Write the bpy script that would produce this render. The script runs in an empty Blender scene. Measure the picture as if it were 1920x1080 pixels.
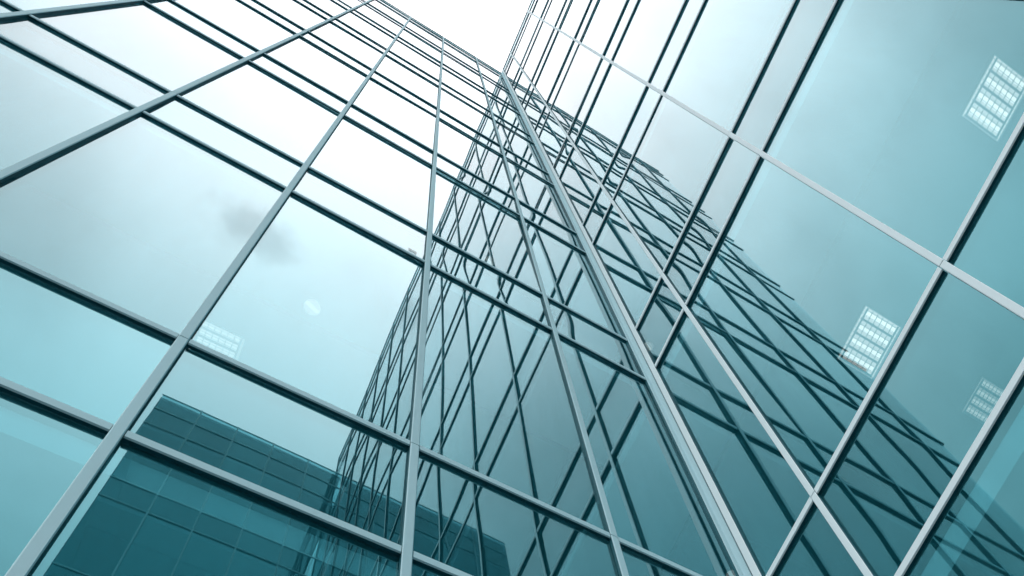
import bpy, bmesh, math, random
from mathutils import Matrix, Vector

random.seed(11)
scene = bpy.context.scene
COL = scene.collection
EYE = 1.6                                   # camera height above the paving

# ------------------------------------------------------------------ camera
cam_data = bpy.data.cameras.new("camera")
cam = bpy.data.objects.new("camera", cam_data)
COL.objects.link(cam)
scene.camera = cam
cam_data.sensor_fit = 'HORIZONTAL'
cam_data.sensor_width = 36.0
cam_data.lens = 2477.2 / 1920.0 * 36.0
cam_data.shift_x = -762.0 / 1920.0
cam_data.shift_y = 1009.4 / 1920.0
cam_data.clip_start = 0.02
cam_data.clip_end = 3000.0
CAM_ROT = [[0.8089057, -0.3174744, -0.4948551], [-0.5141671, -0.7901827, -0.3335319], [-0.2851381, 0.524234, -0.8024182]]
CX, CY = -1.4646, -1.1321
m = Matrix(CAM_ROT).to_4x4()
m.translation = Vector((CX, CY, EYE))
cam.matrix_world = m

# ------------------------------------------------------------------ sky and sun (overcast)
SUN_EL = math.radians(40.0)
SUN_DIR_H = Vector((-0.78, -0.62, 0.0)).normalized()      # the bright side of the cloud deck
world = bpy.data.worlds.new("World")
scene.world = world
world.use_nodes = True
wn, wl = world.node_tree.nodes, world.node_tree.links
wn.clear()
def N(nodes, kind, **kw):
    n = nodes.new(kind)
    for k, v in kw.items():
        if k.startswith('i_'):
            n.inputs[k[2:].replace('_', ' ')].default_value = v
        else:
            setattr(n, k, v)
    return n
def MATH(nodes, links, op, a, b=None, clamp=False):
    n = nodes.new('ShaderNodeMath'); n.operation = op; n.use_clamp = clamp
    for i, v in enumerate((a, b)):
        if v is None: continue
        if isinstance(v, (int, float)): n.inputs[i].default_value = v
        else: links.new(v, n.inputs[i])
    return n.outputs[0]
sky = N(wn, 'ShaderNodeTexSky', sky_type='NISHITA', sun_disc=False, sun_elevation=SUN_EL)
sky.sun_rotation = math.atan2(SUN_DIR_H.x, SUN_DIR_H.y)
bg_sky = N(wn, 'ShaderNodeBackground', i_Strength=0.1)
wl.new(sky.outputs[0], bg_sky.inputs['Color'])
tc = N(wn, 'ShaderNodeTexCoord')
sep = N(wn, 'ShaderNodeSeparateXYZ')
wl.new(tc.outputs['Generated'], sep.inputs[0])
zc = MATH(wn, wl, 'MAXIMUM', sep.outputs['Z'], 0.03)
den = MATH(wn, wl, 'ADD', zc, 0.12)
px = MATH(wn, wl, 'DIVIDE', sep.outputs['X'], den)
py = MATH(wn, wl, 'DIVIDE', sep.outputs['Y'], den)
comb = N(wn, 'ShaderNodeCombineXYZ')
wl.new(px, comb.inputs[0]); wl.new(py, comb.inputs[1])
comb.inputs[2].default_value = 3.7
noise = N(wn, 'ShaderNodeTexNoise', i_Scale=5.0, i_Detail=4.0, i_Roughness=0.5)
wl.new(comb.outputs[0], noise.inputs['Vector'])
cl = N(wn, 'ShaderNodeMapRange')
cl.inputs['From Min'].default_value = 0.32; cl.inputs['From Max'].default_value = 0.62
cl.inputs['To Min'].default_value = 0.84; cl.inputs['To Max'].default_value = 1.10
cl.interpolation_type = 'SMOOTHSTEP'
wl.new(noise.outputs['Fac'], cl.inputs['Value'])
dotn = N(wn, 'ShaderNodeVectorMath', operation='DOT_PRODUCT')
wl.new(tc.outputs['Generated'], dotn.inputs[0]); dotn.inputs[1].default_value = SUN_DIR_H
side = MATH(wn, wl, 'ADD', MATH(wn, wl, 'MULTIPLY', dotn.outputs['Value'], 0.2), 1.0)
top = N(wn, 'ShaderNodeVectorMath', operation='DOT_PRODUCT')               # thinnest cloud a little off the zenith
wl.new(tc.outputs['Generated'], top.inputs[0]); top.inputs[1].default_value = Vector((0.02, -0.10, 1.0)).normalized()
tz = MATH(wn, wl, 'MAXIMUM', top.outputs['Value'], 0.03)
cie = MATH(wn, wl, 'ADD', MATH(wn, wl, 'MULTIPLY', MATH(wn, wl, 'POWER', tz, 15.0), 0.60), 0.40)     # overcast sky: zenith brightest
# one small ragged grey cloud below the white deck
vd = N(wn, 'ShaderNodeVectorMath', operation='SUBTRACT')
nw = N(wn, 'ShaderNodeTexNoise', i_Scale=55.0, i_Detail=3.0)
wl.new(comb.outputs[0], nw.inputs['Vector'])
wl.new(comb.outputs[0], vd.inputs[0]); vd.inputs[1].default_value = (-0.0406, -0.1765, 2.3)
vs_w = N(wn, 'ShaderNodeVectorMath', operation='MULTIPLY'); vs_w.inputs[1].default_value = (1.0, 1.6, 0.0)
wl.new(vd.outputs[0], vs_w.inputs[0])
ln = N(wn, 'ShaderNodeVectorMath', operation='LENGTH'); wl.new(vs_w.outputs[0], ln.inputs[0])
wd = MATH(wn, wl, 'ADD', ln.outputs['Value'], MATH(wn, wl, 'MULTIPLY', MATH(wn, wl, 'SUBTRACT', nw.outputs['Fac'], 0.5), 0.055))
wr = N(wn, 'ShaderNodeMapRange', interpolation_type='SMOOTHSTEP')
wr.inputs['From Min'].default_value = 0.0; wr.inputs['From Max'].default_value = 0.032
wr.inputs['To Min'].default_value = 0.74; wr.inputs['To Max'].default_value = 1.0
wl.new(wd, wr.inputs['Value'])
val = MATH(wn, wl, 'MULTIPLY', MATH(wn, wl, 'MULTIPLY', MATH(wn, wl, 'MULTIPLY', side, cie), cl.outputs[0]), wr.outputs[0])
bg_cloud = N(wn, 'ShaderNodeBackground')
bg_cloud.inputs['Color'].default_value = (1.0, 0.935, 0.955, 1)
wl.new(MATH(wn, wl, 'MULTIPLY', val, 2.42), bg_cloud.inputs['Strength'])
wmix = N(wn, 'ShaderNodeMixShader'); wmix.inputs[0].default_value = 0.92
wl.new(bg_sky.outputs[0], wmix.inputs[1]); wl.new(bg_cloud.outputs[0], wmix.inputs[2])
wout = N(wn, 'ShaderNodeOutputWorld')
wl.new(wmix.outputs[0], wout.inputs['Surface'])

sun_data = bpy.data.lights.new("sun", 'SUN')
sun_data.energy = 1.5
sun_data.angle = math.radians(20)
sun_data.color = (1.0, 0.985, 0.96)
sun = bpy.data.objects.new("sun", sun_data)
COL.objects.link(sun)
sd = Vector((SUN_DIR_H.x * math.cos(SUN_EL), SUN_DIR_H.y * math.cos(SUN_EL), math.sin(SUN_EL)))
sun.rotation_euler = sd.to_track_quat('Z', 'Y').to_euler()
sun.location = (0, -30, 60)

vs = scene.view_settings
vs.view_transform = 'Standard'
vs.look = 'None'
vs.exposure = 0.0
vs.gamma = 1.0
vs.use_curve_mapping = False
scene.render.engine = 'CYCLES'
cy = scene.cycles
cy.max_bounces = 7; cy.glossy_bounces = 5; cy.diffuse_bounces = 2
cy.transparent_max_bounces = 9; cy.transmission_bounces = 4
cy.use_denoising = True
cy.use_adaptive_sampling = True; cy.adaptive_threshold = 0.03
cy.caustics_reflective = True; cy.caustics_refractive = False
cy.sample_clamp_indirect = 6.0

# ------------------------------------------------------------------ materials
def new_mat(name):
    mt = bpy.data.materials.new(name); mt.use_nodes = True
    mt.node_tree.nodes.clear()
    return mt, mt.node_tree.nodes, mt.node_tree.links
def out(nodes, links, sock):
    o = nodes.new('ShaderNodeOutputMaterial'); links.new(sock, o.inputs['Surface'])

def glass_mat(name, ior, body, tint, gloss, milk):
    """Coated solar-control glass: coloured body, mirror coat by Fresnel."""
    mt, n, l = new_mat(name)
    tr = N(n, 'ShaderNodeBsdfTransparent'); tr.inputs[0].default_value = (*tint, 1)
    df = N(n, 'ShaderNodeBsdfDiffuse')
    oi = N(n, 'ShaderNodeObjectInfo')
    hv = N(n, 'ShaderNodeHueSaturation'); hv.inputs['Color'].default_value = (*body, 1)
    mr = N(n, 'ShaderNodeMapRange'); mr.inputs['To Min'].default_value = 0.86; mr.inputs['To Max'].default_value = 1.12
    l.new(oi.outputs['Random'], mr.inputs['Value']); l.new(mr.outputs[0], hv.inputs['Value'])
    l.new(hv.outputs[0], df.inputs[0])
    mx = N(n, 'ShaderNodeMixShader')
    geo = N(n, 'ShaderNodeNewGeometry'); mp = N(n, 'ShaderNodeMapping'); mp.inputs['Scale'].default_value = (7, 7, 0.5)
    nz = N(n, 'ShaderNodeTexNoise', i_Scale=1.0, i_Detail=5.0)                       # rain-washed film of dust
    l.new(geo.outputs['Position'], mp.inputs['Vector']); l.new(mp.outputs[0], nz.inputs['Vector'])
    l.new(MATH(n, l, 'ADD', MATH(n, l, 'MULTIPLY', nz.outputs['Fac'], 0.3), milk - 0.15), mx.inputs[0])
    l.new(tr.outputs[0], mx.inputs[1]); l.new(df.outputs[0], mx.inputs[2])
    # coloured mirror coat: Schlick curve per channel, teal face-on and white at grazing angles
    gl = N(n, 'ShaderNodeBsdfGlossy'); gl.inputs['Roughness'].default_value = 0.0
    lw = N(n, 'ShaderNodeLayerWeight'); lw.inputs['Blend'].default_value = 0.5
    f0, pw = ior, gloss
    gz = MATH(n, l, 'POWER', lw.outputs['Facing'], pw)
    mv = N(n, 'ShaderNodeMapRange'); mv.inputs['To Min'].default_value = 0.86; mv.inputs['To Max'].default_value = 1.14
    l.new(oi.outputs['Random'], mv.inputs['Value'])                                  # coating differs a little from pane to pane
    ch = [MATH(n, l, 'ADD', MATH(n, l, 'MULTIPLY', gz, 0.86 - c), MATH(n, l, 'MULTIPLY', mv.outputs[0], c), True) for c in f0]
    fac = ch[2]
    cc = N(n, 'ShaderNodeCombineColor')
    for k in range(3): l.new(MATH(n, l, 'DIVIDE', ch[k], fac), cc.inputs[k])
    l.new(cc.outputs[0], gl.inputs['Color'])
    m2 = N(n, 'ShaderNodeMixShader')
    l.new(fac, m2.inputs[0]); l.new(mx.outputs[0], m2.inputs[1]); l.new(gl.outputs[0], m2.inputs[2])
    out(n, l, m2.outputs[0])
    return mt
def inner_mat(name, tint, gloss):
    mt, n, l = new_mat(name)
    tr = N(n, 'ShaderNodeBsdfTransparent'); tr.inputs[0].default_value = (*tint, 1)
    gl = N(n, 'ShaderNodeBsdfGlossy'); gl.inputs['Color'].default_value = (*gloss, 1); gl.inputs['Roughness'].default_value = 0.0
    lw = N(n, 'ShaderNodeLayerWeight'); lw.inputs['Blend'].default_value = 0.5
    fac = MATH(n, l, 'ADD', MATH(n, l, 'MULTIPLY', MATH(n, l, 'POWER', lw.outputs['Facing'], 5.0), 0.3), 0.02, True)
    m2 = N(n, 'ShaderNodeMixShader')
    l.new(fac, m2.inputs[0]); l.new(tr.outputs[0], m2.inputs[1]); l.new(gl.outputs[0], m2.inputs[2])
    out(n, l, m2.outputs[0])
    return mt
def paint_mat(name, col, rough=0.4, metal=0.0, var=0.08, scale=6.0, spec=0.2):
    mt, n, l = new_mat(name)
    b = N(n, 'ShaderNodeBsdfPrincipled')
    b.inputs['Specular IOR Level'].default_value = spec
    b.inputs['Roughness'].default_value = rough; b.inputs['Metallic'].default_value = metal
    t = N(n, 'ShaderNodeTexCoord'); nz = N(n, 'ShaderNodeTexNoise', i_Scale=scale, i_Detail=4.0)
    l.new(t.outputs['Object'], nz.inputs['Vector'])
    oi = N(n, 'ShaderNodeObjectInfo')
    mr = N(n, 'ShaderNodeMapRange'); mr.inputs['To Min'].default_value = 1 - var; mr.inputs['To Max'].default_value = 1 + var
    l.new(MATH(n, l, 'ADD', MATH(n, l, 'MULTIPLY', nz.outputs['Fac'], 0.6), MATH(n, l, 'MULTIPLY', oi.outputs['Random'], 0.4)), mr.inputs['Value'])
    hv = N(n, 'ShaderNodeHueSaturation'); hv.inputs['Color'].default_value = (*col, 1)
    l.new(mr.outputs[0], hv.inputs['Value']); l.new(hv.outputs[0], b.inputs['Base Color'])
    out(n, l, b.outputs[0])
    return mt
def emit_mat(name, col, strength):
    mt, n, l = new_mat(name)
    e = N(n, 'ShaderNodeEmission'); e.inputs[0].default_value = (*col, 1); e.inputs[1].default_value = strength
    out(n, l, e.outputs[0])
    mt.cycles.emission_sampling = 'NONE'
    return mt

M_GLASS = glass_mat('coated_glass', (0.058, 0.226, 0.258), (0.0, 0.10, 0.12), (0.50, 0.85, 0.90), 5.8, 0.28)
M_INNER = inner_mat('glass_inner_face', (0.92, 0.98, 0.99), (0.62, 0.92, 1.0))
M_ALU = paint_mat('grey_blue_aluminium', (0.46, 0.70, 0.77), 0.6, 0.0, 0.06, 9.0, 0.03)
M_ALU_LIT = paint_mat('aluminium_lit_side', (0.74, 0.90, 0.95), 0.6, 0.0, 0.05, 9.0, 0.03)  # same cap metal, the right wing's brighter light painted into its colour
M_ALU_O = paint_mat('grey_green_aluminium', (0.42, 0.80, 0.86), 0.4, 0.2, 0.06, 9.0)
M_GASKET_SHADE = paint_mat('gasket_and_cap_shade', (0.003, 0.095, 0.125), 0.6, 0.0, 0.2, 20.0)  # corner joint, plus shade painted on transom undersides and mullion sides
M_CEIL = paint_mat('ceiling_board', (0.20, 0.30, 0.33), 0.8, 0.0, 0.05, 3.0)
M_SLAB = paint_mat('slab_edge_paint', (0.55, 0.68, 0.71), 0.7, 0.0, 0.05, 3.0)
M_WALL = paint_mat('inner_wall_paint', (0.35, 0.50, 0.52), 0.8, 0.0, 0.06, 2.0)
M_CLAD = paint_mat('end_cladding', (0.10, 0.32, 0.36), 0.35, 0.2, 0.08, 2.0)
M_ROOF = paint_mat('roof_membrane', (0.22, 0.26, 0.27), 0.9, 0.0, 0.15, 1.2)
M_LAMP = emit_mat('lamp_tube_light', (1.0, 0.60, 0.54), 2.6)
M_LENS = emit_mat('lamp_reflector_light', (1.0, 0.60, 0.54), 1.4)
M_LAMP_D = emit_mat('dimmed_tube_light', (1.0, 0.66, 0.6), 0.9)
M_LENS_D = emit_mat('dimmed_reflector_light', (1.0, 0.66, 0.6), 0.4)
M_LOUVRE = paint_mat('louvre_metal', (0.45, 0.58, 0.60), 0.35, 0.6, 0.05, 20)
M_STICK = paint_mat('sticker_film', (0.72, 0.82, 0.84), 0.5, 0.0, 0.05, 30)
M_PAVE = paint_mat('paving_stone', (0.05, 0.058, 0.06), 0.85, 0.0, 0.25, 1.5)

# ------------------------------------------------------------------ helpers
def mesh_from(bm, name, mats, smooth=False):
    me = bpy.data.meshes.new(name)
    bm.normal_update()
    bm.to_mesh(me); bm.free()
    for mt in mats: me.materials.append(mt)
    return me
def link(name, me, parent=None, mw=None, loc=None, rot=None, scale=None):
    o = bpy.data.objects.new(name, me)
    COL.objects.link(o)
    if parent is not None: o.parent = parent
    if loc is not None: o.location = loc
    if rot is not None: o.rotation_euler = rot
    if scale is not None: o.scale = scale
    return o
def tag(o, label=None, cat=None, group=None, kind=None):
    for k, v in (('label', label), ('category', cat), ('group', group), ('kind', kind)):
        if v: o[k] = v
    return o
def box(bm, x0, x1, y0, y1, z0, z1, mat=0):
    v = [bm.verts.new((x, y, z)) for x in (x0, x1) for y in (y0, y1) for z in (z0, z1)]
    for q in ((0, 1, 3, 2), (4, 6, 7, 5), (0, 4, 5, 1), (2, 3, 7, 6), (0, 2, 6, 4), (1, 5, 7, 3)):
        f = bm.faces.new([v[i] for i in q]); f.material_index = mat
    return bm
def box_mesh(name, x0, x1, y0, y1, z0, z1, mat):
    return mesh_from(box(bmesh.new(), x0, x1, y0, y1, z0, z1), name, [mat])
def prism(bm, pts, z0, z1, axis='z', mat=0, dark=()):
    """Extrude a 2-D outline (counter-clockwise) along an axis."""
    def P(a, b, c): return (a, b, c) if axis == 'z' else (c, a, b)
    lo = [bm.verts.new(P(a, b, z0)) for a, b in pts]
    hi = [bm.verts.new(P(a, b, z1)) for a, b in pts]
    n = len(pts)
    for i in range(n):
        f = bm.faces.new((lo[i], lo[(i + 1) % n], hi[(i + 1) % n], hi[i])); f.material_index = 1 if i in dark else mat
    bm.faces.new(lo[::-1]).material_index = mat; bm.faces.new(hi).material_index = mat
    return bm

# A facade is built in its own frame: s runs along it, +y points into the building,
# the cap fronts lie on y = 0 and the glass on y = DEP.
DEP = 0.016
def pane_variant(i):
    """Unit pane (scaled to size), front face gently out of flat like toughened glass."""
    r = random.Random(100 + i)
    a = [r.uniform(-1, 1) for _ in range(6)]
    def rel(u, v):
        return (0.0004 * (a[0] * math.cos(3.1 * u + a[1] * 3) + 0.7 * a[2] * math.sin(5.3 * u + 4 * a[3]))
                + 0.0011 * (a[4] * math.cos(2.6 * v + 3 * a[5]) + 0.5 * a[1] * math.sin(6.0 * v + 3 * a[2]))
                + 0.0006 * (a[3] * u * v * 4) - 0.0008 * (1 - 4 * u * u) * (1 - 4 * v * v) * a[0])
    bm = bmesh.new()
    nu, nv = 5, 7
    g = [[bm.verts.new((u, rel(u, v), v)) for v in [(j / nv) - .5 for j in range(nv + 1)]] for u in [(k / nu) - .5 for k in range(nu + 1)]]
    for k in range(nu):
        for j in range(nv):
            f = bm.faces.new((g[k][j], g[k + 1][j], g[k + 1][j + 1], g[k][j + 1])); f.smooth = True
    t = 0.014
    b = [bm.verts.new((u, t, v)) for u, v in ((-.5, -.5), (.5, -.5), (.5, .5), (-.5, .5))]
    c = [bm.verts.new((u, 0.0006, v)) for u, v in ((-.5, -.5), (.5, -.5), (.5, .5), (-.5, .5))]
    for q in ((b[3], b[2], b[1], b[0]),): bm.faces.new(q).material_index = 1
    for i2 in range(4):
        j2 = (i2 + 1) % 4
        bm.faces.new((c[j2], c[i2], b[i2], b[j2])).material_index = 1
    return bm
PANES = {}
def pane_meshes(gl):
    if gl.name not in PANES:
        PANES[gl.name] = [mesh_from(pane_variant(i), 'pane', [gl, M_INNER]) for i in range(9)]
    return PANES[gl.name]

Z_U0, Z_L0 = 3.98 + EYE, 3.13 + EYE
def zu(k): return EYE + (3.98 if k == 0 else 7.69 + 3.6 * (k - 1) if k > 0 else 3.98 + 3.6 * k)
def zl(k): return EYE + (3.13 if k == 0 else 6.84 + 3.6 * (k - 1) if k > 0 else 3.13 + 3.6 * k)

FH = 0.047                                   # transom face height
def facade(parent, lines, top_k, z_top, glass, alu, mw=0.030, end_over=0.0, warp=1.0, dark=True):
    """lines: mullion positions along s, ascending. Returns nothing; parents pieces to parent."""
    rows = [z for k in range(-1, top_k + 1) for z in (zl(k), zu(k))]
    # mullions, one length per storey
    bounds = [0.12] + [zu(k) + FH * .5 for k in range(-1, top_k + 1)] + [z_top + 0.02]
    cache = {}
    for i, (s, w, visible) in enumerate(lines):
        if not visible: continue
        for z0, z1 in zip(bounds[:-1], bounds[1:]):
            key = (round(w, 4), round(z1 - z0, 4))
            if key not in cache:
                c = min(0.0022, w * .1); h = w / 2
                pts = [(-h, DEP - .001), (-h, c), (-h + c, 0), (h - c, 0), (h, c), (h, DEP - .001)]
                cache[key] = mesh_from(prism(bmesh.new(), pts, 0.003, z1 - z0 - 0.003, dark=(0, 4, 5) if dark else ()), 'mullion', [alu, M_GASKET_SHADE])  # shade of the side returns painted in
            link('mullion', cache[key], parent, loc=(s, 0, z0))
    # transoms and panes, bay by bay
    pm = pane_meshes(glass)
    for (a, wa, va), (b, wb, vb) in zip(lines[:-1], lines[1:]):
        t0 = a + (wa / 2 if va else -end_over) + .0015
        t1 = b - (wb / 2 if vb else -end_over) - .0015
        key = ('t', round(t1 - t0, 4))
        if key not in cache:
            pts = [(0.003, 0.004), (0.003, FH - .004), (0.006, FH), (DEP - .001, FH), (DEP - .001, 0.0), (0.007, 0.0)]
            bm = prism(bmesh.new(), pts, 0, t1 - t0, axis='x', dark=(3, 4) if dark else ())  # underside shade painted into the colour
            cache[key] = mesh_from(bm, 'transom', [alu, M_GASKET_SHADE])
        for z in rows + [z_top - FH]:
            link('transom', cache[key], parent, loc=(t0, 0, z))
        edges = [0.12] + [z + FH * .5 for z in rows] + [z_top - FH * .5]
        for z0, z1 in zip(edges[:-1], edges[1:]):
            w, h = b - a - .006, z1 - z0 - .006
            o = link('pane', random.choice(pm), parent, loc=((a + b) / 2, DEP, (z0 + z1) / 2))
            o.scale = (w * random.choice((1, 1)), 1, h)
            o.rotation_euler = (random.gauss(0, 0.0015) * warp, 0, random.gauss(0, 0.0017) * warp)

def wing(name, label, origin, rotz):
    e = bpy.data.objects.new(name, None); e.empty_display_size = 0.5
    COL.objects.link(e); e.location = origin; e.rotation_euler = (0, 0, rotz)
    tag(e, label, 'building')
    return e

def interior(parent, s0, s1, depth, top_k, z_top, bulk=0.45):
    """Floor slabs, ceilings set back behind a lighter perimeter strip, core wall, roof."""
    g = 0.035
    for k in range(-1, top_k + 1):
        z = zl(k)
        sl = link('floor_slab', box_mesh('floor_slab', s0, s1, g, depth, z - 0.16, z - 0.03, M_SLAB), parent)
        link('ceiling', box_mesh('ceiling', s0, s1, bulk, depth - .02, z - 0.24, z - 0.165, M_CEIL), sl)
    link('core_wall', box_mesh('core_wall', s0, s1, depth + .002, depth + .2, 0.01, z_top - .3, M_WALL), parent)
    link('roof', box_mesh('roof', s0, s1, g, depth + .2, z_top - .25, z_top - .12, M_ROOF), parent)

# ------------------------------------------------------------------ ground
bm = bmesh.new()
box(bm, -400, 400, -400, 400, -0.3, 0.0)
tag(link('ground', mesh_from(bm, 'ground', [M_PAVE])), kind='structure')

# ------------------------------------------------------------------ the three wings of the building
ZT = 30.02 + EYE
HALF = math.pi / 2

# left wing: facade on the plane y = 0, running to x = -3.43
LW = wing('office_wing', 'tall glass wing at left whose free end shows mirrored in the right wing', (0, 0, 0), 0)
V = [0.0, 0.491, 1.107, 1.715, 2.307, 2.908, 3.43]
lines = [(-3.43, 0.03, False)] + [(-v, 0.025, True) for v in V[5:0:-1]] + [(0.003, 0.026, True)]
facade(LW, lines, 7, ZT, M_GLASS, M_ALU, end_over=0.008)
interior(LW, -3.42, -0.02, 4.2, 7, ZT)
link('end_cladding', box_mesh('end_cladding', -3.44, -3.425, 0.03, 4.4, 0.0, ZT - .12, M_CLAD), LW)

# right wing: facade on the plane x = 0, running to y = -7.46 ; s = -y
RW = wing('office_wing', 'tall glass wing at right with lit square ceiling lights behind its panes', (0, 0, 0), -HALF)
W = [0.395 + 0.785 * k for k in range(10)]
W[2] = 1.976
lines = [(0.0565, 0.032, True)] + [(w, 0.024, True) for w in W[:-1]] + [(W[-1], 0.032, True), (W[-1] + .785, 0.032, True)]
facade(RW, lines, 7, ZT, M_GLASS, M_ALU_LIT)
interior(RW, -4.38, W[-1] + .78, 4.2, 7, ZT)
link('back_wall', box_mesh('back_wall', -4.6, -4.385, 0.0, 4.4, 0.01, ZT - .3, M_WALL), RW)
# corner post and the corner bay floors behind it
link('corner_infill', box_mesh('corner_infill', 0.0005, 0.030, 0.009, 0.030, 0.0, ZT, M_ALU), RW)
link('corner_gasket', box_mesh('corner_gasket', 0.0302, 0.0398, 0.013, 0.030, 0.0, ZT, M_GASKET_SHADE), RW)

# far wing, one storey lower, facing the left wing across the court
ZO = 26.55 + EYE
OW = wing('office_wing', 'lower dark teal glass wing seen only mirrored at the bottom of the left wing', (0, W[-1] * -1, 0), math.pi)
lines = [(0.0, 0.03, False)] + [(0.62 * i, 0.026, True) for i in range(1, 5)] + [(3.12, 0.03, False)]
facade(OW, lines, 6, ZO, M_GLASS, M_ALU_O, end_over=0.012, dark=False)
interior(OW, 0.03, 3.11, 3.2, 6, ZO)
link('end_cladding', box_mesh('end_cladding', 3.113, 3.13, 0.03, 3.4, 0.0, ZO - .12, M_CLAD), OW)

# ------------------------------------------------------------------ ceiling lights
ZC = zl(1) - 0.24
def troffer(loc, label, rot=0.0, sx=0.215, sy=0.285, dim=False):
    M_LAMP, M_LENS = (M_LAMP_D, M_LENS_D) if dim else (globals()['M_LAMP'], globals()['M_LENS'])
    e = bpy.data.objects.new('ceiling_light', None); COL.objects.link(e)
    e.location = loc; e.rotation_euler = (0, 0, rot)
    tag(e, label, 'ceiling light', 'square louvred office ceiling lights')
    bm = bmesh.new()
    t = .004
    box(bm, -sx/2, sx/2, -sy/2, sy/2, -.004, -.001)
    link('reflector', mesh_from(bm, 'reflector', [M_LENS]), e)
    bm = bmesh.new()
    for s in (-1, 1):
        box(bm, s*sx/2 - t/2, s*sx/2 + t/2, -sy/2, sy/2, -.016, -.0005)
        box(bm, -sx/2 + t/2, sx/2 - t/2, s*sy/2 - t/2, s*sy/2 + t/2, -.016, -.0005)
    link('frame', mesh_from(bm, 'frame', [M_LOUVRE]), e)
    for j in range(4):
        y = -sy/2 + sy * (j + .42) / 4
        link('lamp_tube', box_mesh('lamp_tube', -sx*.40, sx*.40, y - .012, y + .012, -.009, -.005, M_LAMP), e)
        yb = -sy/2 + sy * (j + .86) / 4
        link('lamp_divider', box_mesh('lamp_divider', -sx*.44, sx*.44, yb - .0055, yb + .0055, -.014, -.005, M_LOUVRE), e)
    for i in range(12):
        y = -sy/2 + sy * (i + .62) / 12
        link('louvre_blade', box_mesh('louvre_blade', -sx*.5, sx*.5, y - .0011, y + .0011, -.0205, -.018, M_LOUVRE), e)
    for i in range(7):
        x = -sx*.42 + sx*.84 * i / 6
        wd = .0045 if i in (0, 6) else .0016
        link('louvre_blade', box_mesh('louvre_blade', x - wd, x + wd, -sy/2 + t, sy/2 - t, -.0175, -.0145, M_LOUVRE), e)
    return e
troffer((0.79, -1.94, ZC), 'square louvred ceiling light at upper right, behind the pane near the photo edge')
troffer((0.82, -0.715, ZC), 'square louvred ceiling light in the middle of the right wing beside a transom')
troffer((1.52, -0.76, ZC), 'faint louvred ceiling light seen low through the narrow right-hand band', sx=.17, sy=.2, dim=True)
troffer((-1.755, 0.70, ZC), 'pale louvred ceiling light behind the large left pane, just above a transom', sx=.19, sy=.15, dim=True)

def downlight(loc, label, r=0.042):
    e = bpy.data.objects.new('downlight', None); COL.objects.link(e); e.location = loc
    tag(e, label, 'downlight', 'round recessed downlights')
    bm = bmesh.new(); n = 28
    ring = [[bm.verts.new((rr*math.cos(2*math.pi*i/n), rr*math.sin(2*math.pi*i/n)*1.0, z)) for i in range(n)] for rr, z in ((r, -.001), (r, -.006), (r*.86, -.006), (r*.80, -.001))]
    for q in range(3):
        for i in range(n):
            bm.faces.new((ring[q][i], ring[q][(i+1) % n], ring[q+1][(i+1) % n], ring[q+1][i]))
    link('trim_ring', mesh_from(bm, 'trim_ring', [M_SLAB]), e)
    bm = bmesh.new()
    vs_ = [bm.verts.new((r*.80*math.cos(2*math.pi*i/n), r*.80*math.sin(2*math.pi*i/n), -.002)) for i in range(n)]
    bm.faces.new(vs_[::-1])
    link('reflector', mesh_from(bm, 'reflector', [M_LENS_D]), e)
    o = link('lamp_tube', box_mesh('lamp_tube', -r*.76, r*.76, -r*.2, r*.2, -.005, -.0025, M_LAMP_D), e)
    o.rotation_euler = (0, 0, math.radians(20))
    return e
PER = zl(1) - 0.162
downlight((-1.47, 0.385, PER), 'round downlight behind the big bright left pane')
downlight((-0.58, 0.36, zl(2) - .162), 'small round downlight glimpsed below a transom left of the corner')
downlight((0.61, 0.34, zl(2) - .242), 'small round downlight just right of the corner mullion')
downlight((0.78, 0.66, ZC - .002), 'small round downlight at the bottom edge beside the corner', 0.04)

# ------------------------------------------------------------------ sticker on the glass
e = bpy.data.objects.new('glass_sticker', None); COL.objects.link(e)
e.location = (-1.176, DEP - 0.0022, 7.01 + EYE)
tag(e, 'small pale sticker on the narrow left pane beside the second mullion from the corner', 'sticker')
link('film', box_mesh('film', -.019, .019, 0, .0008, -.034, .034, M_STICK), e)
link('printed_strip', box_mesh('printed_strip', -.015, .015, -.0006, -.0001, -.022, -.012, M_ALU), e)
